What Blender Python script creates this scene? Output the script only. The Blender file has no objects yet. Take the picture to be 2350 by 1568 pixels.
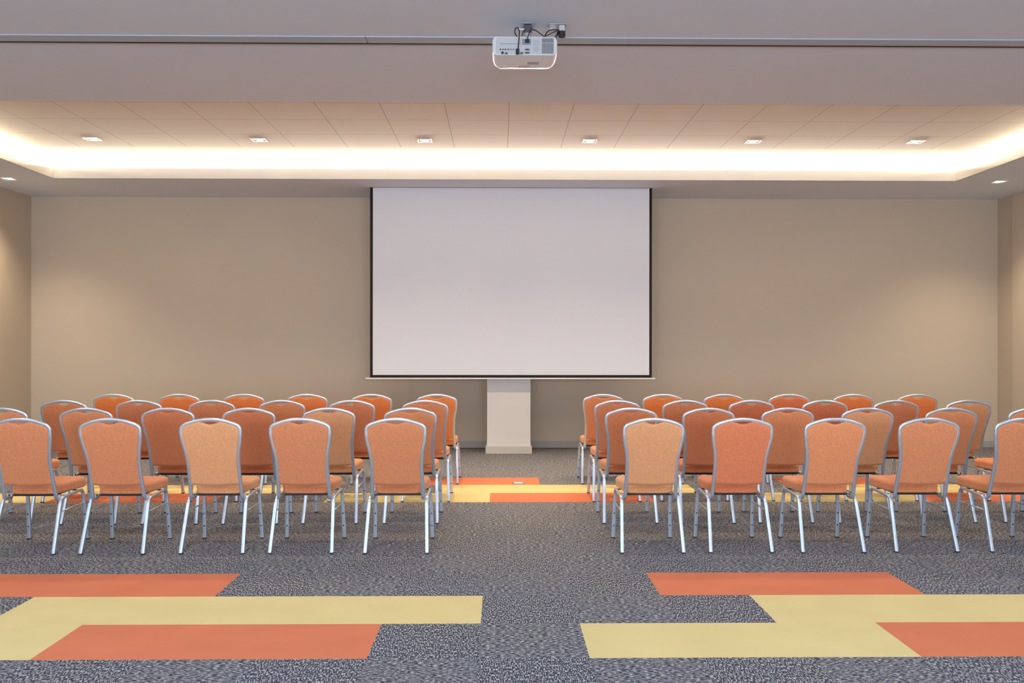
import bpy, bmesh, math, random
from mathutils import Vector, Matrix
random.seed(7)
sc = bpy.context.scene
COL = sc.collection
PI = math.pi

# ------------------------------------------------------------------ dimensions (metres)
H_CAM = 1.3958
XL, XR = -6.476, 6.951          # side walls
YB, YW = -6.0, 12.283           # wall behind the camera, screen wall
ZS = 3.467                      # plaster ceiling (soffit)
ZT = 3.648                      # tiled ceiling inside the recess
RX0, RX1, RY0, RY1 = -5.485, 5.655, 7.49, 10.912   # recess edges
LIP = 3.592
TX0, TY0, TS, KX0, KY0 = -0.0986, 3.966, 0.5, 0.0778, 7.5765

# ------------------------------------------------------------------ materials
def newmat(name):
    m = bpy.data.materials.new(name); m.use_nodes = True
    nt = m.node_tree; nt.nodes.clear()
    out = nt.nodes.new('ShaderNodeOutputMaterial')
    b = nt.nodes.new('ShaderNodeBsdfPrincipled')
    nt.links.new(b.outputs[0], out.inputs[0])
    return m, nt, b
def N(nt, t, **kw):
    n = nt.nodes.new(t)
    for k, v in kw.items(): setattr(n, k, v)
    return n
def L(nt, a, b): nt.links.new(a, b)
def simple(name, col, rough=.5, metal=0., spec=.5, emit=None, es=0):
    m, nt, b = newmat(name)
    b.inputs['Base Color'].default_value = (*col, 1)
    b.inputs['Roughness'].default_value = rough
    b.inputs['Metallic'].default_value = metal
    b.inputs['Specular IOR Level'].default_value = spec
    if emit:
        b.inputs['Emission Color'].default_value = (*emit, 1)
        b.inputs['Emission Strength'].default_value = es
    return m
def plaster(name, col, scale=60, bump=.02, var=.03, rough=.85):
    m, nt, b = newmat(name)
    tc = N(nt, 'ShaderNodeTexCoord')
    n1 = N(nt, 'ShaderNodeTexNoise'); n1.inputs['Scale'].default_value = 1.3; n1.inputs['Detail'].default_value = 4
    n2 = N(nt, 'ShaderNodeTexNoise'); n2.inputs['Scale'].default_value = scale; n2.inputs['Detail'].default_value = 3
    L(nt, tc.outputs['Object'], n1.inputs['Vector']); L(nt, tc.outputs['Object'], n2.inputs['Vector'])
    mx = N(nt, 'ShaderNodeMixRGB'); mx.inputs[1].default_value = (*[c*(1-var) for c in col], 1)
    mx.inputs[2].default_value = (*[min(1, c*(1+var)) for c in col], 1)
    L(nt, n1.outputs['Fac'], mx.inputs[0]); L(nt, mx.outputs[0], b.inputs['Base Color'])
    bp = N(nt, 'ShaderNodeBump'); bp.inputs['Strength'].default_value = bump; bp.inputs['Distance'].default_value = .01
    L(nt, n2.outputs['Fac'], bp.inputs['Height']); L(nt, bp.outputs[0], b.inputs['Normal'])
    b.inputs['Roughness'].default_value = rough; b.inputs['Specular IOR Level'].default_value = .25
    return m

M = {}
M['wall'] = plaster('painted_wall', (.54, .462, .362))
M['wall_pale'] = plaster('painted_wall_pale', (.60, .52, .42))
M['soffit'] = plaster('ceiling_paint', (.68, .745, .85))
M['white'] = plaster('white_paint', (.74, .73, .72))
M['fascia'] = plaster('fascia_paint', (.56, .535, .50))
M['skirting'] = simple('skirting_paint', (.36, .34, .31), .5)
M['plinth'] = simple('plinth_paint', (.50, .46, .40), .5)
M['alu'] = simple('aluminium', (.36, .38, .40), .45, .6)
M['dark_slot'] = simple('dark_slot', (.02, .016, .014), .7)
M['black'] = simple('black_rubber', (.012, .012, .014), .55)
M['black_border'] = simple('screen_border', (.012, .011, .011), .8, spec=.2)
M['screen'] = plaster('matte_screen_cloth', (.665, .695, .74), scale=900, bump=.004, var=.004, rough=.95)
M['white_plastic'] = simple('white_plastic', (.80, .80, .82), .3)
M['panel_plastic'] = simple('grey_plastic', (.50, .50, .52), .45)
M['mid_grey'] = simple('mid_grey_plastic', (.26, .26, .28), .5)
M['label'] = simple('grey_label', (.42, .43, .47), .5)
M['steel'] = simple('bracket_steel', (.42, .42, .44), .35, .9)
M['chrome'] = simple('bright_bracket', (.85, .86, .88), .18, 1.)
M['trim'] = simple('lamp_trim', (.85, .82, .76), .4)
M['reflector'] = simple('lamp_recess', (.28, .25, .21), .35, .4)
M['lamp'] = simple('lamp_face', (1, 1, 1), .5, emit=(1, .93, .80), es=9)
M['led'] = simple('led_strip', (1, 1, 1), .5, emit=(1, .85, .66), es=1)

def frame_metal():
    m, nt, b = newmat('silver_painted_tube')
    tc = N(nt, 'ShaderNodeTexCoord')
    n = N(nt, 'ShaderNodeTexNoise'); n.inputs['Scale'].default_value = 35; n.inputs['Detail'].default_value = 4
    L(nt, tc.outputs['Object'], n.inputs['Vector'])
    r = N(nt, 'ShaderNodeMapRange'); r.inputs['To Min'].default_value = .30; r.inputs['To Max'].default_value = .44
    L(nt, n.outputs['Fac'], r.inputs['Value']); L(nt, r.outputs[0], b.inputs['Roughness'])
    b.inputs['Base Color'].default_value = (.54, .60, .68, 1)
    b.inputs['Metallic'].default_value = .78
    return m
M['tube'] = frame_metal()

def fabric():
    m, nt, b = newmat('orange_woven_fabric')
    tc = N(nt, 'ShaderNodeTexCoord'); oi = N(nt, 'ShaderNodeObjectInfo')
    # horizontal and vertical slubs of the weave
    facs = []
    for scl in ((90, 90, 520), (520, 90, 90)):
        mp = N(nt, 'ShaderNodeMapping'); mp.inputs['Scale'].default_value = scl
        n = N(nt, 'ShaderNodeTexNoise'); n.inputs['Scale'].default_value = 1; n.inputs['Detail'].default_value = 2
        L(nt, tc.outputs['Object'], mp.inputs[0]); L(nt, mp.outputs[0], n.inputs['Vector']); facs.append(n)
    ad = N(nt, 'ShaderNodeMath', operation='ADD'); L(nt, facs[0].outputs['Fac'], ad.inputs[0]); L(nt, facs[1].outputs['Fac'], ad.inputs[1])
    mr = N(nt, 'ShaderNodeMapRange'); mr.inputs['From Min'].default_value = .7; mr.inputs['From Max'].default_value = 1.3
    mr.inputs['To Min'].default_value = .74; mr.inputs['To Max'].default_value = 1.24
    L(nt, ad.outputs[0], mr.inputs['Value'])
    mul = N(nt, 'ShaderNodeMixRGB', blend_type='MULTIPLY'); mul.inputs[0].default_value = 1
    L(nt, oi.outputs['Color'], mul.inputs[1]); L(nt, mr.outputs[0], mul.inputs[2]); L(nt, mul.outputs[0], b.inputs['Base Color'])
    bp = N(nt, 'ShaderNodeBump'); bp.inputs['Strength'].default_value = .25; bp.inputs['Distance'].default_value = .002
    L(nt, ad.outputs[0], bp.inputs['Height']); L(nt, bp.outputs[0], b.inputs['Normal'])
    b.inputs['Roughness'].default_value = .9; b.inputs['Specular IOR Level'].default_value = .15
    b.inputs['Sheen Weight'].default_value = .35; b.inputs['Sheen Roughness'].default_value = .5
    b.inputs['Sheen Tint'].default_value = (1, .72, .5, 1)
    return m
M['fabric'] = fabric()

def carpet_fleck(name, rot):
    m, nt, b = newmat(name)
    tc = N(nt, 'ShaderNodeTexCoord')
    mp = N(nt, 'ShaderNodeMapping')
    mp.inputs['Scale'].default_value = (44, 200, 1) if not rot else (200, 44, 1)
    n = N(nt, 'ShaderNodeTexNoise'); n.inputs['Scale'].default_value = 1; n.inputs['Detail'].default_value = 1.5; n.inputs['Roughness'].default_value = .6
    L(nt, tc.outputs['Object'], mp.inputs[0]); L(nt, mp.outputs[0], n.inputs['Vector'])
    cr = N(nt, 'ShaderNodeValToRGB'); e = cr.color_ramp.elements
    e[0].position = .44; e[0].color = (.032, .034, .050, 1)
    e[1].position = .60; e[1].color = (.43, .415, .39, 1)
    k = cr.color_ramp.elements.new(.515); k.color = (.080, .080, .100, 1)
    L(nt, n.outputs['Fac'], cr.inputs[0])
    # broad colour drift: slate blue here, brown there
    n2 = N(nt, 'ShaderNodeTexNoise'); n2.inputs['Scale'].default_value = 1.1; n2.inputs['Detail'].default_value = 2
    L(nt, tc.outputs['Object'], n2.inputs['Vector'])
    mx = N(nt, 'ShaderNodeMixRGB'); mx.inputs[1].default_value = (.93, .96, 1.06, 1); mx.inputs[2].default_value = (1.07, 1.0, .88, 1)
    L(nt, n2.outputs['Fac'], mx.inputs[0])
    mu = N(nt, 'ShaderNodeMixRGB', blend_type='MULTIPLY'); mu.inputs[0].default_value = 1
    L(nt, cr.outputs[0], mu.inputs[1]); L(nt, mx.outputs[0], mu.inputs[2]); L(nt, mu.outputs[0], b.inputs['Base Color'])
    bp = N(nt, 'ShaderNodeBump'); bp.inputs['Strength'].default_value = .4; bp.inputs['Distance'].default_value = .003
    L(nt, n.outputs['Fac'], bp.inputs['Height']); L(nt, bp.outputs[0], b.inputs['Normal'])
    b.inputs['Roughness'].default_value = .95; b.inputs['Specular IOR Level'].default_value = .1
    return m
def carpet_plain(name, col):
    m, nt, b = newmat(name)
    tc = N(nt, 'ShaderNodeTexCoord')
    n = N(nt, 'ShaderNodeTexNoise'); n.inputs['Scale'].default_value = 260; n.inputs['Detail'].default_value = 3
    n2 = N(nt, 'ShaderNodeTexNoise'); n2.inputs['Scale'].default_value = 3.5; n2.inputs['Detail'].default_value = 5
    L(nt, tc.outputs['Object'], n.inputs['Vector']); L(nt, tc.outputs['Object'], n2.inputs['Vector'])
    a = N(nt, 'ShaderNodeMixRGB'); a.inputs[1].default_value = (*[c*.86 for c in col], 1); a.inputs[2].default_value = (*[min(1, c*1.12) for c in col], 1)
    L(nt, n.outputs['Fac'], a.inputs[0])
    r = N(nt, 'ShaderNodeMapRange'); r.inputs['To Min'].default_value = .9; r.inputs['To Max'].default_value = 1.08
    L(nt, n2.outputs['Fac'], r.inputs['Value'])
    mu = N(nt, 'ShaderNodeMixRGB', blend_type='MULTIPLY'); mu.inputs[0].default_value = 1
    L(nt, a.outputs[0], mu.inputs[1]); L(nt, r.outputs[0], mu.inputs[2]); L(nt, mu.outputs[0], b.inputs['Base Color'])
    bp = N(nt, 'ShaderNodeBump'); bp.inputs['Strength'].default_value = .3; bp.inputs['Distance'].default_value = .002
    L(nt, n.outputs['Fac'], bp.inputs['Height']); L(nt, bp.outputs[0], b.inputs['Normal'])
    b.inputs['Roughness'].default_value = .95; b.inputs['Specular IOR Level'].default_value = .1
    return m
M['carpet_across'] = carpet_fleck('fleck_carpet_across', False)
M['carpet_along'] = carpet_fleck('fleck_carpet_along', True)
M['carpet_orange'] = carpet_plain('orange_carpet', (.56, .165, .082))
M['carpet_yellow'] = carpet_plain('yellow_carpet', (.61, .475, .215))

def tile_ceiling():
    m, nt, b = newmat('ceiling_tiles')
    tc = N(nt, 'ShaderNodeTexCoord'); sp = N(nt, 'ShaderNodeSeparateXYZ'); L(nt, tc.outputs['Object'], sp.inputs[0])
    def line(o, off):
        a = N(nt, 'ShaderNodeMath', operation='SUBTRACT'); L(nt, o, a.inputs[0]); a.inputs[1].default_value = off
        c = N(nt, 'ShaderNodeMath', operation='PINGPONG'); L(nt, a.outputs[0], c.inputs[0]); c.inputs[1].default_value = .3
        d = N(nt, 'ShaderNodeMath', operation='LESS_THAN'); L(nt, c.outputs[0], d.inputs[0]); d.inputs[1].default_value = .0024
        return d
    lx, ly = line(sp.outputs[0], KX0 - 6), line(sp.outputs[1], KY0 - 6)
    mx = N(nt, 'ShaderNodeMath', operation='MAXIMUM'); L(nt, lx.outputs[0], mx.inputs[0]); L(nt, ly.outputs[0], mx.inputs[1])
    n = N(nt, 'ShaderNodeTexNoise'); n.inputs['Scale'].default_value = 2; L(nt, tc.outputs['Object'], n.inputs['Vector'])
    c0 = N(nt, 'ShaderNodeMixRGB'); c0.inputs[1].default_value = (.69, .675, .66, 1); c0.inputs[2].default_value = (.72, .705, .69, 1)
    L(nt, n.outputs['Fac'], c0.inputs[0])
    c = N(nt, 'ShaderNodeMixRGB'); L(nt, mx.outputs[0], c.inputs[0]); L(nt, c0.outputs[0], c.inputs[1]); c.inputs[2].default_value = (.26, .22, .20, 1)
    L(nt, c.outputs[0], b.inputs['Base Color'])
    b.inputs['Roughness'].default_value = .9; b.inputs['Specular IOR Level'].default_value = .2
    return m
M['tiles'] = tile_ceiling()

def glass():
    m = bpy.data.materials.new('window_glass'); m.use_nodes = True; nt = m.node_tree; nt.nodes.clear()
    out = N(nt, 'ShaderNodeOutputMaterial'); t = N(nt, 'ShaderNodeBsdfTransparent'); g = N(nt, 'ShaderNodeBsdfGlossy')
    g.inputs['Roughness'].default_value = .02
    mx = N(nt, 'ShaderNodeMixShader'); mx.inputs[0].default_value = .06
    L(nt, t.outputs[0], mx.inputs[1]); L(nt, g.outputs[0], mx.inputs[2]); L(nt, mx.outputs[0], out.inputs[0])
    return m
M['glass'] = glass()

# ------------------------------------------------------------------ mesh helpers
def link(name, bm, mats, parent=None, smooth=False, recalc=True):
    if recalc: bmesh.ops.recalc_face_normals(bm, faces=bm.faces)
    me = bpy.data.meshes.new(name); bm.to_mesh(me); bm.free()
    for m in (mats if isinstance(mats, (list, tuple)) else [mats]): me.materials.append(m)
    o = bpy.data.objects.new(name, me); COL.objects.link(o)
    if smooth:
        me.polygons.foreach_set('use_smooth', [True]*len(me.polygons))
        if smooth != 'all':
            me.set_sharp_from_angle(angle=math.radians(38))
    if parent: o.parent = parent
    return o
def box(bm, x0, x1, y0, y1, z0, z1):
    v = [bm.verts.new(p) for p in ((x0,y0,z0),(x1,y0,z0),(x1,y1,z0),(x0,y1,z0),(x0,y0,z1),(x1,y0,z1),(x1,y1,z1),(x0,y1,z1))]
    for f in ((0,3,2,1),(4,5,6,7),(0,1,5,4),(1,2,6,5),(2,3,7,6),(3,0,4,7)): bm.faces.new([v[i] for i in f])
    return v
def bbox(bm, x0, x1, y0, y1, z0, z1, r=.004, seg=2):
    t = bmesh.new(); box(t, x0, x1, y0, y1, z0, z1)
    bmesh.ops.recalc_face_normals(t, faces=t.faces)
    bmesh.ops.bevel(t, geom=t.edges[:], offset=r, segments=seg, profile=.5, affect='EDGES')
    merge(bm, t)
def merge(bm, t):
    mp = {v: bm.verts.new(v.co) for v in t.verts}
    for f in t.faces:
        nf = bm.faces.new([mp[v] for v in f.verts]); nf.material_index = f.material_index
    t.free()
def cyl(bm, c, r, h, axis='Z', n=20, r2=None):
    t = bmesh.new()
    bmesh.ops.create_cone(t, cap_ends=True, segments=n, radius1=r, radius2=r if r2 is None else r2, depth=h)
    R = {'Z': Matrix(), 'Y': Matrix.Rotation(-PI/2, 4, 'X'), 'X': Matrix.Rotation(PI/2, 4, 'Y')}[axis]
    bmesh.ops.transform(t, matrix=Matrix.Translation(c) @ R, verts=t.verts)
    merge(bm, t)
def catmull(P, n=6):
    P = [Vector(p) for p in P]; Q = [P[0]*2-P[1]] + P + [P[-1]*2-P[-2]]; out = []
    for i in range(1, len(Q)-2):
        for k in range(n):
            t = k/n; a, b, c, d = Q[i-1:i+3]
            out.append(.5*((2*b)+(c-a)*t+(2*a-5*b+4*c-d)*t*t+(3*b-a-3*c+d)*t**3))
    out.append(P[-1]); return out
def sweep(bm, path, w, h, side, n=10, power=3.2, taper=None):
    """tube along path; w = size along `side` direction, h = size across it; squarish rounded section"""
    rings = []; side = Vector(side); m = len(path)
    for i, p in enumerate(path):
        t = (path[min(i+1, m-1)] - path[max(i-1, 0)]).normalized()
        s = side(p) if callable(side) else side
        b = (s - t*s.dot(t)).normalized(); c = t.cross(b)
        k = 1 if taper is None else taper(i/(m-1)); ring = []
        for j in range(n):
            a = 2*PI*(j+.5)/n
            ca, sa = math.cos(a), math.sin(a)
            u = math.copysign(abs(ca)**(2/power), ca); v = math.copysign(abs(sa)**(2/power), sa)
            ring.append(bm.verts.new(Vector(p) + b*u*w/2*k + c*v*h/2))
        rings.append(ring)
    for A, B in zip(rings, rings[1:]):
        for j in range(n): bm.faces.new((A[j], A[(j+1) % n], B[(j+1) % n], B[j]))
    bm.faces.new(rings[0][::-1]); bm.faces.new(rings[-1])
def plane_holes(bm, x0, x1, y0, y1, z, holes, mi=0):
    xs = sorted({x0, x1, *[h[0] for h in holes if x0 < h[0] < x1], *[h[1] for h in holes if x0 < h[1] < x1]})
    ys = sorted({y0, y1, *[h[2] for h in holes if y0 < h[2] < y1], *[h[3] for h in holes if y0 < h[3] < y1]})
    for a, b in zip(xs, xs[1:]):
        for c, d in zip(ys, ys[1:]):
            mx, my = (a+b)/2, (c+d)/2
            if any(h[0] < mx < h[1] and h[2] < my < h[3] for h in holes): continue
            f = bm.faces.new([bm.verts.new(p) for p in ((a,c,z),(a,d,z),(b,d,z),(b,c,z))]); f.material_index = mi
def struct(name, bm, mats, parent=None, recalc=True, smooth=False):
    o = link(name, bm, mats, parent, recalc=recalc, smooth=smooth)
    if parent is None: o['kind'] = 'structure'
    return o
def empty(name, loc, label, cat, group=None):
    o = bpy.data.objects.new(name, None); COL.objects.link(o); o.location = loc; o.empty_display_size = .1
    tag(o, label, cat, group); return o
def tag(o, label, cat, group=None):
    o['label'] = label; o['category'] = cat
    if group: o['group'] = group

# ------------------------------------------------------------------ floor: carpet tiles
def tile_colour(k, r):
    """k = column, r = row of 0.5 m tiles; the stripe motif repeats every 16 rows and is offset after 8"""
    if r >= 15: return 'd'
    r = r % 16 if r >= 0 else r + 16
    if r >= 8: r -= 8; k += 4
    k = (k - 1) % 8                      # motif origin at column 1
    # k: 0..7  <->  columns 1..8
    if r == 0: return 'y' if k < 3 else ('o' if k < 6 else 'd')
    if r == 1: return 'y' if 2 <= k < 7 else 'd'
    if r == 2: return 'o' if 1 <= k < 4 else 'd'
    return 'd'
bm = bmesh.new()
def edges(lo, hi, o):
    a = [lo]; k = math.floor((lo-o)/TS) + 1
    while o + k*TS < hi - 1e-6: a.append(o+k*TS); k += 1
    return a + [hi]
ex, ey = edges(XL, XR, TX0), edges(YB, YW, TY0)
for i in range(len(ex)-1):
    for j in range(len(ey)-1):
        a, b, c, d = ex[i], ex[i+1], ey[j], ey[j+1]
        k = math.floor(((a+b)/2 - TX0)/TS); r = math.floor(((c+d)/2 - TY0)/TS)
        t = tile_colour(k, r)
        f = bm.faces.new([bm.verts.new(p) for p in ((a,c,0),(b,c,0),(b,d,0),(a,d,0))])
        f.material_index = {'o': 2, 'y': 3, 'd': (k + r) % 2}[t]
floor = struct('floor', bm, [M['carpet_across'], M['carpet_along'], M['carpet_orange'], M['carpet_yellow']], recalc=False)

# ------------------------------------------------------------------ walls
bm = bmesh.new(); box(bm, XL-.2, XR+.2, YW, YW+.2, 0, ZS+.5); struct('wall_front', bm, M['wall'])
bm = bmesh.new(); box(bm, XL-.2, XL, YB, YW, 0, ZS+.5); struct('wall_left', bm, M['wall'])
bm = bmesh.new(); box(bm, XR, XR+.2, YB, YW, 0, ZS+.5); struct('wall_right', bm, M['wall'])
bm = bmesh.new(); box(bm, XR-.012, XR, 3.0, 11.905, .09, ZS); o = struct('wall_right_panel', bm, M['wall_pale'])
# wall behind the camera, with three unseen tall windows added to bring in cool light
added_wins = [(-4.6, -2.2), (-1.4, 1.0), (1.8, 4.2)]; WZ0, WZ1 = .35, 2.75
bm = bmesh.new()
xs = [XL-.2]
for a, b in added_wins: xs += [a, b]
xs.append(XR+.2)
for i in range(0, len(xs), 2): box(bm, xs[i], xs[i+1], YB-.2, YB, 0, ZS+.5)
for a, b in added_wins:
    box(bm, a, b, YB-.2, YB, 0, WZ0); box(bm, a, b, YB-.2, YB, WZ1, ZS+.5)
struct('wall_back', bm, M['wall'])
for i, (a, b) in enumerate(added_wins):
    bm = bmesh.new(); t = .06
    for (p, q, r_, s) in ((a, a+t, WZ0, WZ1), (b-t, b, WZ0, WZ1), (a+t, b-t, WZ0, WZ0+t), (a+t, b-t, WZ1-t, WZ1), ((a+b)/2-t/2, (a+b)/2+t/2, WZ0+t, WZ1-t)):
        box(bm, p, q, YB-.14, YB-.07, r_, s)
    w = struct('window_%d' % (i+1), bm, M['alu'])
    bm = bmesh.new(); box(bm, a+t, b-t, YB-.107, YB-.103, WZ0+t, WZ1-t); link('pane', bm, M['glass'], w)

# ------------------------------------------------------------------ downlight positions and ceiling
DL_T = [(-4.425, 9.625), (-2.628, 9.638), (-.828, 9.64), (.975, 9.628), (2.765, 9.628), (4.545, 9.61)]
DL_S = [(-6.05, 10.955), (6.21, 10.945)]
DL_ADD_N = [(x, y) for y in (-3.8, -1.1, 1.6, 4.2) for x in (-4.8, -1.6, 1.8, 5.0)]     # unseen, added behind and above the camera to light the room
DL_ADD_H = [(x, 7.84) for x, y in DL_T]          # unseen row added behind the beam for overhead light on the chairs
HS = .068
hole = lambda p: (p[0]-HS, p[0]+HS, p[1]-HS, p[1]+HS)
TXa, TXb, TYb = KX0 - .6*9, KX0 + .6*9, KY0 + .6*4
ZC = ZT                                    # plaster above the light cavity, round the tiled raft
CAV = .42                                    # depth of the light cavity above the soffit
bm = bmesh.new()
plane_holes(bm, TXa, TXb, RY0, TYb, ZT, [hole(p) for p in DL_T + DL_ADD_H])
struct('ceiling', bm, M['tiles'], recalc=False)
bm = bmesh.new()                             # plain border of the raised ceiling, running on above the lip
plane_holes(bm, RX0-CAV, TXa, RY0, RY1+CAV, ZC, [])
plane_holes(bm, TXb, RX1+CAV, RY0, RY1+CAV, ZC, [])
plane_holes(bm, TXa, TXb, TYb, RY1+CAV, ZC, [])
struct('ceiling_border', bm, M['white'], recalc=False)
bm = bmesh.new()                             # lower ceiling all round
HN = [hole(p) for p in DL_ADD_N + DL_S]
plane_holes(bm, XL, XR, YB, RY0, ZS, HN)
plane_holes(bm, XL, RX0, RY0, YW, ZS, HN)
plane_holes(bm, RX1, XR, RY0, YW, ZS, HN)
plane_holes(bm, RX0, RX1, RY1, YW, ZS, HN)
box(bm, XL, XR, RY0-.02, RY0-.001, ZS+.001, ZC+.01)          # closed side of the beam
struct('ceiling_soffit', bm, M['soffit'], recalc=False)
bm = bmesh.new()                             # upstand round the recess
box(bm, RX0-.02, RX0, RY0, RY1+.02, ZS-.001, LIP)
box(bm, RX1, RX1+.02, RY0, RY1+.02, ZS-.001, LIP)
box(bm, RX0, RX1, RY1, RY1+.02, ZS-.001, LIP)
struct('trim_1', bm, M['fascia'])
bm = bmesh.new()                             # floor and back of the light cavity
zf = ZS+.012
box(bm, RX0-CAV, RX0-.02, RY0, RY1+CAV, zf-.005, zf); box(bm, RX1+.02, RX1+CAV, RY0, RY1+CAV, zf-.005, zf)
box(bm, RX0-.02, RX1+.02, RY1+.02, RY1+CAV, zf-.005, zf)
box(bm, RX0-CAV-.01, RX0-CAV, RY0, RY1+CAV, zf, ZC); box(bm, RX1+CAV, RX1+CAV+.01, RY0, RY1+CAV, zf, ZC)
box(bm, RX0-CAV, RX1+CAV, RY1+CAV, RY1+CAV+.01, zf, ZC)
struct('trim_2', bm, M['white'])
def led(p0, p1, inward, label, mat):
    """a long lamp batten standing behind the upstand; its slanted face looks up and into the room"""
    p0, p1, d = Vector(p0), Vector(p1), Vector(inward)
    root = empty('light_batten', ((p0+p1)/2), label, 'light strip', 'cove light battens'); c = (p0+p1)/2
    sec = [(0, zf+.001), (-.03, zf+.001), (-.034, LIP-.004), (-.022, LIP+.010), (0, LIP-.014)]
    bm = bmesh.new(); A = [bm.verts.new(p0-c+d*a+Vector((0, 0, z))) for a, z in sec]; B = [bm.verts.new(p1-c+d*a+Vector((0, 0, z))) for a, z in sec]
    n = len(sec); bm.faces.new(A); bm.faces.new(B[::-1])
    for k in range(n):
        if k not in (2, 3): bm.faces.new((A[k], A[(k+1) % n], B[(k+1) % n], B[k]))
    link('batten_body', bm, M['white'], root)
    bm = bmesh.new(); up = Vector((0, 0, .0003))
    rows = [[bm.verts.new(p-c+d*a+Vector((0, 0, z))+up) for p in (p0, p1)] for a, z in (sec[4], sec[3], sec[2])]
    for P_, Q_ in zip(rows, rows[1:]):
        f = bm.faces.new((P_[0], P_[1], Q_[1], Q_[0])); f.normal_update()
        if f.normal.z < 0: f.normal_flip()
    link('lamp_face', bm, mat, root, recalc=False)
M['led_side'] = simple('led_side', (1, 1, 1), .5, emit=(1, .80, .55), es=1)
led((RX0, RY1+.045, 0), (RX1, RY1+.045, 0), (0, -1, 0), 'warm light batten hidden behind the ceiling upstand nearest the screen wall', M['led'])
led((RX0-.045, RY0+.1, 0), (RX0-.045, RY1+.02, 0), (1, 0, 0), 'warm light batten hidden behind the left ceiling upstand', M['led_side'])
led((RX1+.045, RY0+.1, 0), (RX1+.045, RY1+.02, 0), (-1, 0, 0), 'warm light batten hidden behind the right ceiling upstand', M['led_side'])

# partition track in the soffit
tr = empty('ceiling_track', (0, 5.97, ZS), 'long grey metal partition track running across the plaster ceiling behind the projector', 'track')
bm = bmesh.new(); box(bm, XL+.005, -.905, -.075, .040, -.008, -.0005); box(bm, -.90, XR-.017, -.075, .040, -.008, -.0005)
link('track_channel', bm, simple('track_paint', (.42, .49, .57), .45), tr)
bm = bmesh.new(); box(bm, XL+.005, XR-.017, .0405, .063, -.0085, -.0005); link('dark_slot', bm, M['dark_slot'], tr)
bm = bmesh.new(); box(bm, XL+.005, XR-.017, .0635, .078, -.0085, -.0005); link('edge_trim', bm, simple('track_edge', (.33, .31, .30), .6), tr)

# skirting, column
bm = bmesh.new(); BH = .093
bbox(bm, XL, XR, YW-.016, YW, 0, BH, .003); struct('baseboard_front', bm, M['skirting'])
bm = bmesh.new(); bbox(bm, XL, XL+.016, YB, YW-.017, 0, BH, .003); struct('baseboard_left', bm, M['skirting'])
bm = bmesh.new(); bbox(bm, XR-.016, XR, YB, YW-.017, 0, BH, .003); struct('baseboard_right', bm, M['skirting'])
CX0, CX1, CY = -.176, .392, 11.59
bm = bmesh.new(); box(bm, CX0, CX1, CY, YW, 0, ZS); struct('wall_column', bm, plaster('column_paint', (.66, .645, .63)))
bm = bmesh.new(); bbox(bm, CX0-.02, CX1+.02, CY-.016, YW-.017, 0, .1, .003); struct('trim_3', bm, M['plinth'])

# ------------------------------------------------------------------ projection screen
SY = 11.476
s = empty('projection_screen', (.14, SY, 1.0), 'large white pull-down projection screen with thin black border hanging before the column', 'projection screen')
def S(x): return x - .14
bm = bmesh.new(); x0, x1, z0, z1 = S(-1.655), S(1.933), .036, ZS-1.0
nz = 40
g = [[bm.verts.new((x0+(x1-x0)*i/30, .0, z0+(z1-z0)*j/nz)) for i in range(31)] for j in range(nz+1)]
for j in range(nz):
    for i in range(30): bm.faces.new((g[j][i], g[j][i+1], g[j+1][i+1], g[j+1][i]))
ex_ = bmesh.ops.extrude_face_region(bm, geom=bm.faces[:]); bmesh.ops.translate(bm, vec=(0, .0015, 0), verts=[v for v in ex_['geom'] if isinstance(v, bmesh.types.BMVert)])
link('screen_cloth', bm, M['screen'], s)
bm = bmesh.new()
box(bm, S(-1.691), x0, -.0005, .002, 0, z1); box(bm, x1, S(1.967), -.0005, .002, 0, z1); box(bm, x0, x1, -.0005, .002, 0, z0)
link('black_border', bm, M['black_border'], s)
bm = bmesh.new(); bbox(bm, S(-1.748), S(2.012), -.012, .012, -.018, -.0005, .004)
link('bottom_bar', bm, simple('bar_paint', (.78, .77, .74), .35), s, smooth=True)
bm = bmesh.new(); box(bm, S(-1.70), S(1.98), -.018, .02, z1-.004, z1-.0005)
link('ceiling_slot', bm, simple('slot_shadow_metal', (.22, .21, .21), .6), s)

# ------------------------------------------------------------------ downlights
def make_downlight(lean):
    bm = bmesh.new(); a, b_ = .078, .062
    for z_a, z_b in ((0, -.006),):
        ring_o = [(-a,-a),(a,-a),(a,a),(-a,a)]; ring_i = [(-b_,-b_),(b_,-b_),(b_,b_),(-b_,b_)]
        vo = [bm.verts.new((x, y, -.0005)) for x, y in ring_o]; vo2 = [bm.verts.new((x*.97, y*.97, -.006)) for x, y in ring_o]
        vi = [bm.verts.new((x, y, -.006)) for x, y in ring_i]; vi2 = [bm.verts.new((x, y, .004)) for x, y in ring_i]
        for A, B in ((vo, vo2), (vo2, vi), (vi, vi2)):
            for k in range(4): bm.faces.new((A[k], A[(k+1) % 4], B[(k+1) % 4], B[k]))
    tr_ = bm
    bm2 = bmesh.new(); v1 = [bm2.verts.new((x, y, .0)) for x, y in ring_i]; v2 = [bm2.verts.new((x*.96, y*.96, .07)) for x, y in ring_i]
    for k in range(4): bm2.faces.new((v1[k], v1[(k+1) % 4], v2[(k+1) % 4], v2[k]))
    bm2.faces.new(v2)
    bm3 = bmesh.new(); cyl(bm3, (0, 0, 0), .054, .02, n=28)
    bm4 = bmesh.new(); cyl(bm4, (0, 0, -.0125), .050, .004, n=28)
    return tr_, bm2, bm3, bm4
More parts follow.
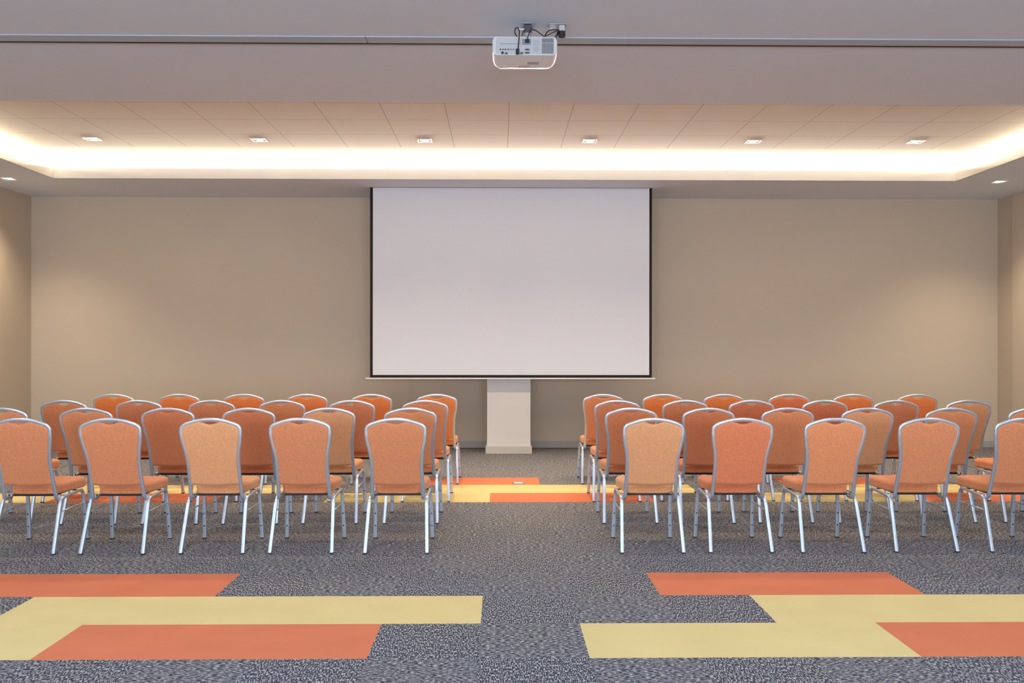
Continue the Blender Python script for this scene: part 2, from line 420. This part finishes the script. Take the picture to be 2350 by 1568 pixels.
def build_downlight(p, z, label, group, proto=[None]):
    e = empty('downlight', (p[0], p[1], z), label, 'ceiling light', group)
    if proto[0] is None:
        t_, h_, g_, l_ = make_downlight(0)
        a = link('square_trim', t_, M['trim'], e); b = link('recess', h_, M['reflector'], e)
        c = link('lamp_holder', g_, M['trim'], e, smooth=True); d = link('lamp', l_, M['lamp'], c)
        c.location = (0, 0, .016); c.rotation_euler = (.0, 0, 0)
        proto[0] = (a, b, c, d)
    else:
        a, b, c, d = proto[0]
        for q in (a, b): n = q.copy(); COL.objects.link(n); n.parent = e
        n = c.copy(); COL.objects.link(n); n.parent = e
        m_ = d.copy(); COL.objects.link(m_); m_.parent = n
    return e
places = ['first from the left', 'second from the left', 'third from the left, left of the projector', 'fourth from the left, right of the projector', 'fifth from the left', 'sixth and rightmost']
dls = []
for i, p in enumerate(DL_T):
    build_downlight(p, ZT, 'square recessed downlight in the tiled ceiling, ' + places[i], 'downlights in the tiled ceiling'); dls.append((p, ZT))
build_downlight(DL_S[0], ZS, 'square recessed downlight in the lower ceiling at the far left corner', 'downlights in the lower ceiling'); dls.append((DL_S[0], ZS))
build_downlight(DL_S[1], ZS, 'square recessed downlight in the lower ceiling at the far right corner', 'downlights in the lower ceiling'); dls.append((DL_S[1], ZS))
for p in DL_ADD_H:
    build_downlight(p, ZT, 'added unseen square downlight in the tiled ceiling close behind the beam', 'added downlights behind the beam')
for p in DL_ADD_N:
    build_downlight(p, ZS, 'added unseen square downlight in the lower ceiling behind the camera', 'added downlights behind the camera')

# ------------------------------------------------------------------ floor box
fb = empty('floor_box', (.183, 9.045, .0), 'small silver metal floor socket box set in the far orange carpet stripe', 'floor box')
bm = bmesh.new(); bbox(bm, -.06, .06, -.05, .05, .0005, .008, .003); link('cover_plate', bm, M['steel'], fb)
bm = bmesh.new(); bbox(bm, -.04, .04, -.03, .03, .0082, .0105, .001); link('lid', bm, M['white_plastic'], fb)

# ------------------------------------------------------------------ projector
PX, PY = .151, 5.55
pj = empty('projector', (PX, PY, 3.346), 'white ceiling mounted projector seen from behind and below', 'projector')
def zp(zx, zy): return ((zx-1090)*.000512, -(zy-435)*.000512)
# body: rounded-rectangle rings from the rear panel to the front
def rrect(hw, z0, z1, r, n=6):
    pts = []
    for cx, cz, a0 in ((hw-r, z1-r, 0), (-hw+r, z1-r, PI/2), (-hw+r, z0+r, PI), (hw-r, z0+r, 1.5*PI)):
        for k in range(n+1):
            a = a0 + PI/2*k/n; pts.append((cx+r*math.cos(a), cz+r*math.sin(a)))
    return pts
bm = bmesh.new(); rings = []
for y, hw, z0, z1, r in ((.012, .188, -.108, -.006, .022), (.004, .194, -.112, -.003, .024), (.0, .200, -.116, .0, .026), (.02, .205, -.118, .003, .030),
                         (.18, .205, -.118, .004, .032), (.24, .198, -.117, .002, .034), (.285, .182, -.113, -.004, .036), (.302, .155, -.106, -.014, .036), (.306, .13, -.098, -.022, .034)):
    rings.append([bm.verts.new((x, y, z)) for x, z in rrect(hw, z0, z1, r)])
n = len(rings[0])
for A, B in zip(rings, rings[1:]):
    for j in range(n): bm.faces.new((A[j], A[(j+1) % n], B[(j+1) % n], B[j]))
bm.faces.new(rings[0][::-1]); bm.faces.new(rings[-1])
body = link('housing', bm, M['white_plastic'], pj, smooth=True)
bm = bmesh.new()
t = bmesh.new()
v = [t.verts.new((x, .006, z)) for x, z in rrect(.184, -.104, -.008, .018)]; v2 = [t.verts.new((x, .011, z)) for x, z in rrect(.184, -.104, -.008, .018)]
t.faces.new(v); nn = len(v)
for j in range(nn): t.faces.new((v[j], v[(j+1) % nn], v2[(j+1) % nn], v2[j]))
merge(bm, t)
panel = link('rear_panel', bm, M['panel_plastic'], pj)
def pdet(name, mat, rects, y0=-.0005, y1=.006, par=panel):
    bm = bmesh.new()
    for x0_, x1_, y0_, y1_ in rects:
        a, b = zp(x0_, y0_); c, d = zp(x1_, y1_); box(bm, a, c, y0, y1, d, b)
    return link(name, bm, mat, par)
# cooling grille: dark backing with a lattice
pdet('grille_backing', M['black'], [(1300, 1442, 452, 502), (1300, 1442, 512, 638)], .003, .0062)
lat = []
for k in range(9): xx = 1300+k*17.4; lat.append((xx, xx+5, 452, 502)); lat.append((xx, xx+5, 512, 638))
for k in range(4): yy = 452+k*15; lat.append((1300, 1442, yy, yy+4))
for k in range(9): yy = 512+k*15.2; lat.append((1300, 1442, yy, yy+5))
pdet('grille', M['panel_plastic'], lat, .0005, .0032)
pdet('power_inlet', M['mid_grey'], [(1055, 1165, 460, 530)], .0035, .0062)
bm = bmesh.new()
for zx in (790, 820, 850, 885, 918, 948):
    a, b = zp(zx, 590); cyl(bm, (a, .003, b), .0042 if zx < 900 else .0034, .006, 'Y', 12)
a, b = zp(815, 631); cyl(bm, (a, .003, b), .008, .006, 'Y', 16)
link('audio_socket', bm, M['black'], panel)
for zx, zy, w_ in ((1120, 590, 32), (1120, 629, 32), (1052, 633, 20), (862, 636, 18), (1000, 588, 26)):
    pdet('port', M['mid_grey'], [(zx-w_, zx+w_, zy-12, zy+12)], .0025, .0062)
    pdet('port', M['black'], [(zx-w_*.6, zx+w_*.6, zy-6, zy+6)], .0015, .0025)
bm = bmesh.new(); a, b = zp(1230, 583); cyl(bm, (a, .004, b), .016, .004, 'Y', 24); link('speaker_cover', bm, M['label'], panel)
pdet('rating_label', M['label'], [(1187, 1265, 468, 540)], .0045, .0062)
pdet('panel_seam', M['mid_grey'], [(780, 1045, 514, 521)], .0045, .0062)
# underside: label, vents, adjuster foot
bm = bmesh.new(); bbox(bm, .02, .095, .12, .175, -.1195, -.1178, .0005); link('underside_label', bm, M['label'], pj)
bm = bmesh.new()
for k in range(7): box(bm, -.03+k*.011, -.025+k*.011, .20, .235, -.1192, -.1172)
link('underside_vent', bm, M['mid_grey'], pj)
bm = bmesh.new(); t = bmesh.new()
cyl(bm, (-.13, .22, -.119), .024, .006, n=28); link('adjuster_foot', bm, M['panel_plastic'], pj, smooth=True)
bm = bmesh.new(); cyl(bm, (-.13, .22, -.1225), .015, .003, n=28); link('adjuster_cap', bm, M['white_plastic'], pj, smooth=True)
bm = bmesh.new(); cyl(bm, (-.09, .312, -.055), .034, .02, 'Y', 32); link('lens_ring', bm, M['mid_grey'], pj, smooth=True)
bm = bmesh.new(); cyl(bm, (-.09, .323, -.055), .026, .004, 'Y', 32); link('lens', bm, simple('lens_glass', (.02, .02, .05), .05), pj, smooth=True)
# mount
mt = empty('projector_mount', (PX+.022, PY+.13, ZS), 'steel ceiling bracket and short pole carrying the projector', 'mount')
bm = bmesh.new(); bbox(bm, -.038, .038, -.05, .05, -.006, -.0005, .002); link('ceiling_plate', bm, M['steel'], mt)
bm = bmesh.new()
for sx in (-1, 1):
    for sy in (-1, 1): cyl(bm, (sx*.03, sy*.04, -.0085), .006, .005, n=10)
link('bolt', bm, M['steel'], mt)
bm = bmesh.new(); bbox(bm, -.024, .024, -.024, .024, -.052, -.0065, .003); link('swivel_bracket', bm, simple('dark_steel', (.10, .10, .11), .4, .8), mt)
bm = bmesh.new(); sweep(bm, [Vector((0, 0, -.0525)), Vector((0, 0, -.09)), Vector((.004, 0, -.1155))], .046, .03, (1, 0, 0), n=16); link('pole', bm, simple('mount_pole', (.45, .47, .48), .4, .6), mt, smooth=True)
bm = bmesh.new(); cyl(bm, (-.036, -.01, -.03), .007, .035, 'X', 14); link('tilt_knob', bm, M['chrome'], mt, smooth=True)
# socket bracket on the ceiling with plug
jb = empty('ceiling_socket', (PX+.212, PY+.12, ZS), 'ceiling socket plate with a black plug right of the projector mount', 'socket')
bm = bmesh.new(); bbox(bm, -.06, .06, -.03, .03, -.006, -.0005, .002); link('socket_plate', bm, M['steel'], jb)
bm = bmesh.new(); bbox(bm, .010, .046, -.016, .016, -.045, -.0065, .003); link('socket_box', bm, M['panel_plastic'], jb)
bm = bmesh.new(); bbox(bm, -.05, -.012, -.012, .012, -.026, -.0065, .002); link('clip', bm, M['chrome'], jb)
bm = bmesh.new(); cyl(bm, (.028, 0, -.062), .023, .034, n=20); link('plug', bm, M['black'], jb, smooth=True)
# cables in the plane just behind / above the projector
def cable(name, pts, label, r=.0035, grp='projector cables'):
    P = [Vector(((zx-1090)*.000512*k_ + PX, PY + yy, 3.346-(zy-435)*.000512*k_)) for zx, zy, yy, k_ in [(p[0], p[1], p[2], 1+p[2]/5.55) for p in pts]]
    # the k_ factor keeps the drawn position while the cable goes deeper
    P = [Vector((p.x, p.y, p.z + (p.y-PY)*(3.346-H_CAM)/5.55)) for p in P]
    bm = bmesh.new(); sweep(bm, catmull(P, 6), 2*r, 2*r, (.13, 1, .21), n=8, power=2)
    o = link(name, bm, M['black'], smooth='all'); tag(o, label, 'cable', grp); return o
c1 = cable('cable', [(1000, 612, -.008), (1010, 540, -.014), (1018, 440, -.016), (1020, 370, -.006), (1005, 330, .01), (980, 330, .02), (966, 365, .02), (975, 405, .03), (1003, 442, .06)], 'black video cable looping up from the left plug on the projector back')
bm = bmesh.new(); a, b = zp(1000, 628); bbox(bm, a-.011, a+.011, -.012, -.001, b-.014, b+.014, .002)
pl = link('plug', bm, M['black'], c1); pl.location = (PX, PY, 3.346)
c2 = cable('cable', [(1118, 480, -.016), (1126, 432, -.018), (1136, 405, -.012), (1148, 385, .03), (1165, 355, .08)], 'black power cable dropping from the mount to the projector power inlet')
bm = bmesh.new(); a, b = zp(1118, 490); bbox(bm, a-.013, a+.013, -.014, .0033, b-.010, b+.010, .002)
pl = link('plug', bm, M['black'], c2); pl.location = (PX, PY, 3.346)
cable('cable', [(1182, 348, .09), (1230, 358, .10), (1290, 400, .10), (1335, 428, .10), (1370, 375, .11), (1430, 348, .12), (1515, 348, .12)], 'black cable sagging from the mount across to the ceiling socket')
cable('cable', [(1318, 440, .085), (1380, 412, .10), (1450, 376, .105), (1518, 352, .105)], 'straight black cable running down left from the ceiling socket', .003)
cable('cable', [(1500, 370, .12), (1490, 400, .11), (1470, 430, .10), (1455, 452, .10)], 'short black cable end hanging from the ceiling socket, left one', .003)
cable('cable', [(1506, 370, .12), (1496, 410, .11), (1484, 445, .10), (1478, 470, .10)], 'short black cable end hanging from the ceiling socket, right one', .003)
cable('cable', [(1092, 350, .09), (1070, 385, .09), (1056, 430, .10)], 'short black cable from the mount down to the projector top, left of the pole')

# ------------------------------------------------------------------ banquet chair
FW = [(.372, .1745), (.42, .1730), (.50, .1700), (.575, .1685), (.64, .1710), (.70, .1790), (.76, .1915), (.80, .1965), (.83, .1975)]
def lean(z):                                   # y of the back frame at height z
    pts = [(.36, .108), (.48, .072), (.60, .034), (.70, .004), (.80, -.022), (.92, -.040)]
    if z <= pts[0][0]: return pts[0][1]
    for (a, p), (b, q) in zip(pts, pts[1:]):
        if z <= b: return p + (q-p)*(z-a)/(b-a)
    return pts[-1][1]
ARC = [(.1950, .848), (.186, .862), (.168, .8735), (.135, .8855), (.10, .8960), (.06, .9040), (.025, .9075), (0, .9082)]
side_pts = [(w, z) for z, w in FW]
half = side_pts + ARC                          # (x, z) from the bottom up to the centre
full2 = [(-x, z) for x, z in half] + [(x, z) for x, z in half[-2::-1]]
def make_chair():
    root = bpy.data.objects.new('banquet_chair', None); COL.objects.link(root); root.empty_display_size = .1
    # back frame, with its ends curling forward under the seat
    p3 = [Vector((x, lean(z), z)) for x, z in full2]
    hook = lambda s: [Vector((s*.1745, .186, .362)), Vector((s*.1747, .152, .352)), Vector((s*.1748, .124, .355))]
    path = catmull(hook(-1) + p3 + hook(1)[::-1], 4)
    bm = bmesh.new(); c0 = Vector((0, .0, .62))
    rings = []
    # section: 24 mm seen face-on, 15 mm deep; the in-plane direction is across the tube
    sweep(bm, path, .018, .0255, (0, 1, .28), n=12, power=3.4)
    link('back_frame', bm, M['tube'], root, smooth='all')
    # padded backrest: a Coons patch inside the frame
    ins = .006
    zb = .456
    edge = [p for p in side_pts if p[1] > zb+.02]
    wb = .1725 - ins
    sideE = catmull([Vector((wb, 0, zb))] + [Vector((x-ins, 0, z)) for x, z in edge], 4)
    arcE = catmull([Vector((x-ins*.6, 0, z-ins)) for x, z in [side_pts[-1]] + ARC[:-1]] + [Vector((0, 0, ARC[-1][1]-ins))], 4)
    def samp(P, t):
        d = [0]
        for a, b in zip(P, P[1:]): d.append(d[-1]+(b-a).length)
        q = t*d[-1]
        for i in range(len(P)-1):
            if q <= d[i+1]+1e-9:
                k = (q-d[i])/max(1e-9, d[i+1]-d[i]); return P[i].lerp(P[i+1], k)
        return P[-1]
    topE = [Vector((-p.x, 0, p.z)) for p in arcE] + [p for p in arcE[-2::-1]]
    NU, NV = 32, 26
    def rE(v): return samp(sideE, v)
    def top(u):
        p = samp(topE, u)
        k = abs(p.x)/.069
        if k < 1: p = Vector((p.x, 0, p.z - .032*(1-k**2)))
        return p
    C00 = Vector((-wb, 0, zb)); C10 = Vector((wb, 0, zb)); C01 = topE[0]; C11 = topE[-1]
    def coons(u, v):
        r = rE(v); l = Vector((-r.x, 0, r.z)); b = C00.lerp(C10, u); b.z -= .010*(1-(2*u-1)**2); t = top(u)
        return l*(1-u)+r*u + b*(1-v)+t*v - (C00*(1-u)*(1-v)+C10*u*(1-v)+C01*(1-u)*v+C11*u*v)
    bm = bmesh.new(); fr = []; bk = []
    for j in range(NV+1):
        rf, rb = [], []
        for i in range(NU+1):
            u, v = i/NU, j/NV
            us = .5 - .5*math.cos(PI*u)*1.0; u2 = u*.55+us*.45; vs = .5-.5*math.cos(PI*v); v2 = v*.6+vs*.4
            p = coons(u2, v2); y = lean(p.z)
            e = min(u2, 1-u2)*.34; f_ = min(v2, 1-v2)*.44
            pe = lambda d, R: math.sqrt(max(0, 1-(1-min(1, d/R))**2))
            puff = pe(e, .020)*pe(f_, .016)
            rf.append(bm.verts.new((p.x, y+.004+.022*puff, p.z + .004*puff)))
            rb.append(bm.verts.new((p.x, y-.001-.010*puff, p.z)))
        fr.append(rf); bk.append(rb)
    for j in range(NV):
        for i in range(NU):
            bm.faces.new((fr[j][i], fr[j+1][i], fr[j+1][i+1], fr[j][i+1])); bm.faces.new((bk[j][i], bk[j][i+1], bk[j+1][i+1], bk[j+1][i]))
    for i in range(NU):
        bm.faces.new((bk[0][i], fr[0][i], fr[0][i+1], bk[0][i+1])); bm.faces.new((bk[NV][i], bk[NV][i+1], fr[NV][i+1], fr[NV][i]))
    for j in range(NV):
        bm.faces.new((bk[j][0], bk[j+1][0], fr[j+1][0], fr[j][0])); bm.faces.new((bk[j][NU], fr[j][NU], fr[j+1][NU], bk[j+1][NU]))
    link('backrest', bm, M['fabric'], root, smooth='all')
    # seat cushion: stacked rounded outlines
    def outline(inset, n=72):
        y0, y1 = .148+inset, .560-inset; w0, w1 = .166-inset, .200-inset; out = []
        for k in range(n):
            a = 2*PI*k/n; ca, sa = math.cos(a), math.sin(a); pw = 2/7.5 if sa < 0 else 2/5.0
            X = math.copysign(abs(ca)**pw, ca); Y = math.copysign(abs(sa)**pw, sa)
            yy = (y0+y1)/2 + Y*(y1-y0)/2
            w = w0+(w1-w0)*(yy-y0)/(y1-y0)
            out.append((X*w, yy))
        return out
    prof = [(.030, .380), (.008, .381), (.001, .388), (-.001, .400), (.001, .412), (-.002, .424), (-.001, .434), (.004, .443), (.013, .450), (.03, .4525), (.08, .4535), (.15, .4540)]
    bm = bmesh.new(); rings = []
    for q, (ins_, z) in enumerate(prof):
        ring = []
        for x, y in outline(ins_):
            dent = 0
            if .395 < z < .44 and y < .2: dent = .018*max(0, 1-(abs(x)/.14)**3)*(1-((z-.412)/.028)**2 if abs(z-.412) < .028 else 0)
            dz = .004*math.cos(x/.2*PI/2)*0
            ring.append(bm.verts.new((x, y+dent, z + (y-.35)*-.004 + (.006*(abs(x)/.18)**2 - .004 if (y < .2 and z > .43) else 0))))
        rings.append(ring)
    n_ = len(rings[0])
    for A, B in zip(rings, rings[1:]):
        for j in range(n_): bm.faces.new((A[j], A[(j+1) % n_], B[(j+1) % n_], B[j]))
    bm.faces.new(rings[0][::-1]); bm.faces.new(rings[-1])
    link('seat', bm, M['fabric'], root, smooth='all')
    bm = bmesh.new(); bbox(bm, -.150, .150, .175, .53, .372, .3805, .003); link('seat_pan', bm, M['black'], root)
    # legs, rails, stretchers
    for sgn in (-1, 1):
        X = lambda v: sgn*v
        rear = [Vector((X(.209), .000, .006)), Vector((X(.2035), .052, .150)), Vector((X(.1985), .104, .292)), Vector((X(.197), .119, .325))]
        bm = bmesh.new(); sweep(bm, rear, .0225, .0215, (1, 0, 0), n=12, power=9); leg = link('leg', bm, M['tube'], root, smooth=True)
        bm = bmesh.new(); bbox(bm, X(.209)-.0125, X(.209)+.0125, -.0135, .0125, 0, .009, .002); link('foot_cap', bm, M['black'], leg)
        front = [Vector((X(.1985), .446, .322)), Vector((X(.2005), .453, .28)), Vector((X(.2045), .47, .15)), Vector((X(.209), .487, .006))]
        bm = bmesh.new(); sweep(bm, front, .0270, .0185, (1, 0, 0), n=12, power=7, taper=lambda t: .78+.22*min(1, t*1.5)); leg2 = link('leg', bm, M['tube'], root, smooth=True)
        bm = bmesh.new(); bbox(bm, X(.209)-.0145, X(.209)+.0145, .476, .499, 0, .009, .002); link('foot_cap', bm, M['black'], leg2)
        for z, y in ((.188, .465), (.097, .477)):
            bm = bmesh.new(); cyl(bm, (X(.2035 if z > .15 else .2055), y-.0105, z), .0052, .006, 'Y', 12); link('bumper', bm, M['black'], leg2)
        rail = catmull([Vector((X(.1968), .1195, .3262)), Vector((X(.1962), .128, .343)), Vector((X(.1960), .146, .3545)), Vector((X(.196), .175, .359)), Vector((X(.196), .28, .3645)), Vector((X(.196), .385, .3695)),
                        Vector((X(.1965), .420, .3660)), Vector((X(.1975), .4395, .350)), Vector((X(.1985), .4458, .323))], 4)
        bm = bmesh.new(); sweep(bm, rail, .0205, .0195, (1, 0, 0), n=12, power=4); link('seat_rail', bm, M['tube'], root, smooth=True)
        bm = bmesh.new(); sweep(bm, [Vector((X(.1995), .098, .268)), Vector((X(.2005), .28, .270)), Vector((X(.2015), .456, .272))], .009, .009, (1, 0, 0), n=8, power=2); link('stretcher', bm, M['tube'], root, smooth='all')
        bm = bmesh.new(); xa, xb = sorted((X(.1665), X(.187))); bbox(bm, xa, xb, .132, .166, .358, .381, .005, 3); link('bracket', bm, M['chrome'], root)
    bm = bmesh.new(); box(bm, -.1745, .1745, .20, .215, .3605, .3675); box(bm, -.186, .186, .44, .455, .3605, .3675); link('crossbar', bm, M['black'], root)
    return root

def copy_tree(o, parent=None):
    c = o.copy(); COL.objects.link(c)
    if parent is not None: c.parent = parent
    for ch in list(o.children): copy_tree(ch, c)
    return c
T = .0129
def ground(u, Y, yoff=-.03):
    """x in the room of something seen at image column u on the line y = Y + yoff"""
    a = (u - 1175.0)/2029.4; y = Y + yoff
    # direction (a, 1) in the camera -> room
    dx, dy = a*math.cos(T)+math.sin(T), -a*math.sin(T)+math.cos(T)
    return dx/dy*y
ROWY = [5.985, 6.985, 7.985, 9.02]
ROWS = {
 ('left', 0): [(908.0,0,'o'), (688.5,0,'o'), (482.9,0,'p'), (252.5,0,'o'), (45.5,0,'o')],
 ('right', 0): [(1500.5,0,'p'), (1704.5,0,'r'), (1917,0,'m'), (2132.5,0,'o'), (2353,0,'o')],
 ('left', 1): [(942,0,'m'), (755,0,'p'), (571,0,'d'), (385.4,0,'d'), (197.6,0,'m'), (2.7,0,'m')],
 ('right', 1): [(1449,0,'d'), (1626.5,0,'d'), (1808,0,'m'), (1991,0,'p'), (2183.5,0,'m'), (2373.5,0,'m')],
 ('left', 2): [(976,0,'m'), (807.5,0,'o'), (647,0,'m'), (486.5,0,'m'), (319,0,'o'), (147,0,'m')],
 ('right', 2): [(1417,0,'o'), (1573,0,'o'), (1725,0,'r'), (1893,0,'r'), (2056.5,0,'o'), (2222.5,0,'p')],
 ('left', 3): [(1002.5,0,'v'), (852.5,0,'v'), (705,0,'v'), (560,0,'v'), (411.6,0,'v'), (261.5,0,'v')],
 ('right', 3): [(1384.5,0,'o'), (1521.5,0,'v'), (1661.5,0,'v'), (1811,0,'r'), (1958,0,'v'), (2105.5,0,'v')],
}
SHADE = {'o': ('orange', (.56, .200, .088)), 'p': ('pale orange', (.62, .285, .130)), 'm': ('mid orange', (.62, .225, .096)),
         'r': ('reddish orange', (.57, .170, .076)), 'd': ('deep orange', (.52, .165, .068)), 'v': ('bright orange', (.62, .195, .060))}
ORD = ['first', 'second', 'third', 'fourth', 'fifth', 'sixth']
RN = ['nearest row', 'second row', 'third row', 'farthest row']
proto = make_chair(); used = False
for (side, r), lst in ROWS.items():
    for i, (u, rot, sh) in enumerate(lst):
        c = proto if not used else copy_tree(proto); used = True
        y = ROWY[r] + random.uniform(-.012, .012)
        c.location = (ground(u, y), y, 0); c.rotation_euler = (0, 0, math.radians(rot))
        nm, col = SHADE[sh]; f = 1 + random.uniform(-.03, .03)
        for ch in c.children:
            if ch.name.split('.')[0] in ('seat', 'backrest'): ch.color = (col[0]*f, col[1]*f, col[2]*f, 1)
        tag(c, '%s banquet chair, %s in the %s %s of the aisle' % (nm, ORD[i], RN[r], side), 'chair', 'banquet chairs in the %s, %s block' % (RN[r], side))

# ------------------------------------------------------------------ lights
def area(name, loc, rot, sx, sy, power, col):
    l = bpy.data.lights.new(name, 'AREA'); l.shape = 'RECTANGLE'; l.size = sx; l.size_y = sy; l.energy = power; l.color = col
    o = bpy.data.objects.new(name, l); COL.objects.link(o); o.location = loc; o.rotation_euler = rot; return o
def spot(name, loc, power, col, ang=110, blend=.8, rot=(0, 0, 0), r=.04):
    l = bpy.data.lights.new(name, 'SPOT'); l.energy = power; l.color = col; l.spot_size = math.radians(ang); l.spot_blend = blend; l.shadow_soft_size = r
    o = bpy.data.objects.new(name, l); COL.objects.link(o); o.location = loc; o.rotation_euler = rot; return o
WIN_P, NEAR_P, TILE_P, LED_S, OVER_P = 470, 150, 215, 1500, 115
for i, (a, b) in enumerate(added_wins):
    area('added_daylight', ((a+b)/2, YB-.35, (WZ0+WZ1)/2), (PI/2, 0, 0), b-a, WZ1-WZ0, WIN_P, (.72, .84, 1.0))  # cool light added outside the unseen windows, shining in from behind
for (x, y) in DL_ADD_N: spot('downlight_beam', (x, y, ZS-.012), NEAR_P, (.70, .83, 1), 152 if y > 1 else 130, .35 if y > 1 else .7)  # added lamps out of view, cool light on front carpet and chair backs
for p in DL_ADD_H: spot('downlight_beam', (p[0], p[1], ZT-.012), OVER_P, (1, .82, .56), 125, .7)  # added lamps out of view, warm light from above on the seats
for (p, z) in dls: spot('downlight_beam', (p[0], p[1], z-.012), TILE_P, (1, .82, .58), 116, 1)
M['led'].node_tree.nodes['Principled BSDF'].inputs['Emission Strength'].default_value = LED_S
M['led_side'].node_tree.nodes['Principled BSDF'].inputs['Emission Strength'].default_value = LED_S*.20

w = bpy.data.worlds.new('World'); sc.world = w; w.use_nodes = True
w.node_tree.nodes['Background'].inputs[0].default_value = (.6, .75, 1, 1)
w.node_tree.nodes['Background'].inputs[1].default_value = .6

# ------------------------------------------------------------------ camera
cam = bpy.data.cameras.new('Camera'); co = bpy.data.objects.new('Camera', cam); COL.objects.link(co)
co.location = (0, 0, H_CAM)
cam.sensor_width = 36; cam.lens = 2029.4/2350*36; cam.shift_y = 13.23/2350; cam.clip_end = 100
co.rotation_euler = (Matrix.Rotation(-T, 3, 'Z') @ Matrix.Rotation(PI/2, 3, 'X') @ Matrix.Rotation(.0008, 3, 'Z')).to_euler()
sc.camera = co
vs = sc.view_settings; vs.view_transform = 'Standard'; vs.look = 'None'; vs.gamma = 1; vs.exposure = 0; vs.use_curve_mapping = False
sc.cycles.use_denoising = True; sc.cycles.max_bounces = 10; sc.cycles.diffuse_bounces = 6
sc.cycles.sample_clamp_indirect = 6
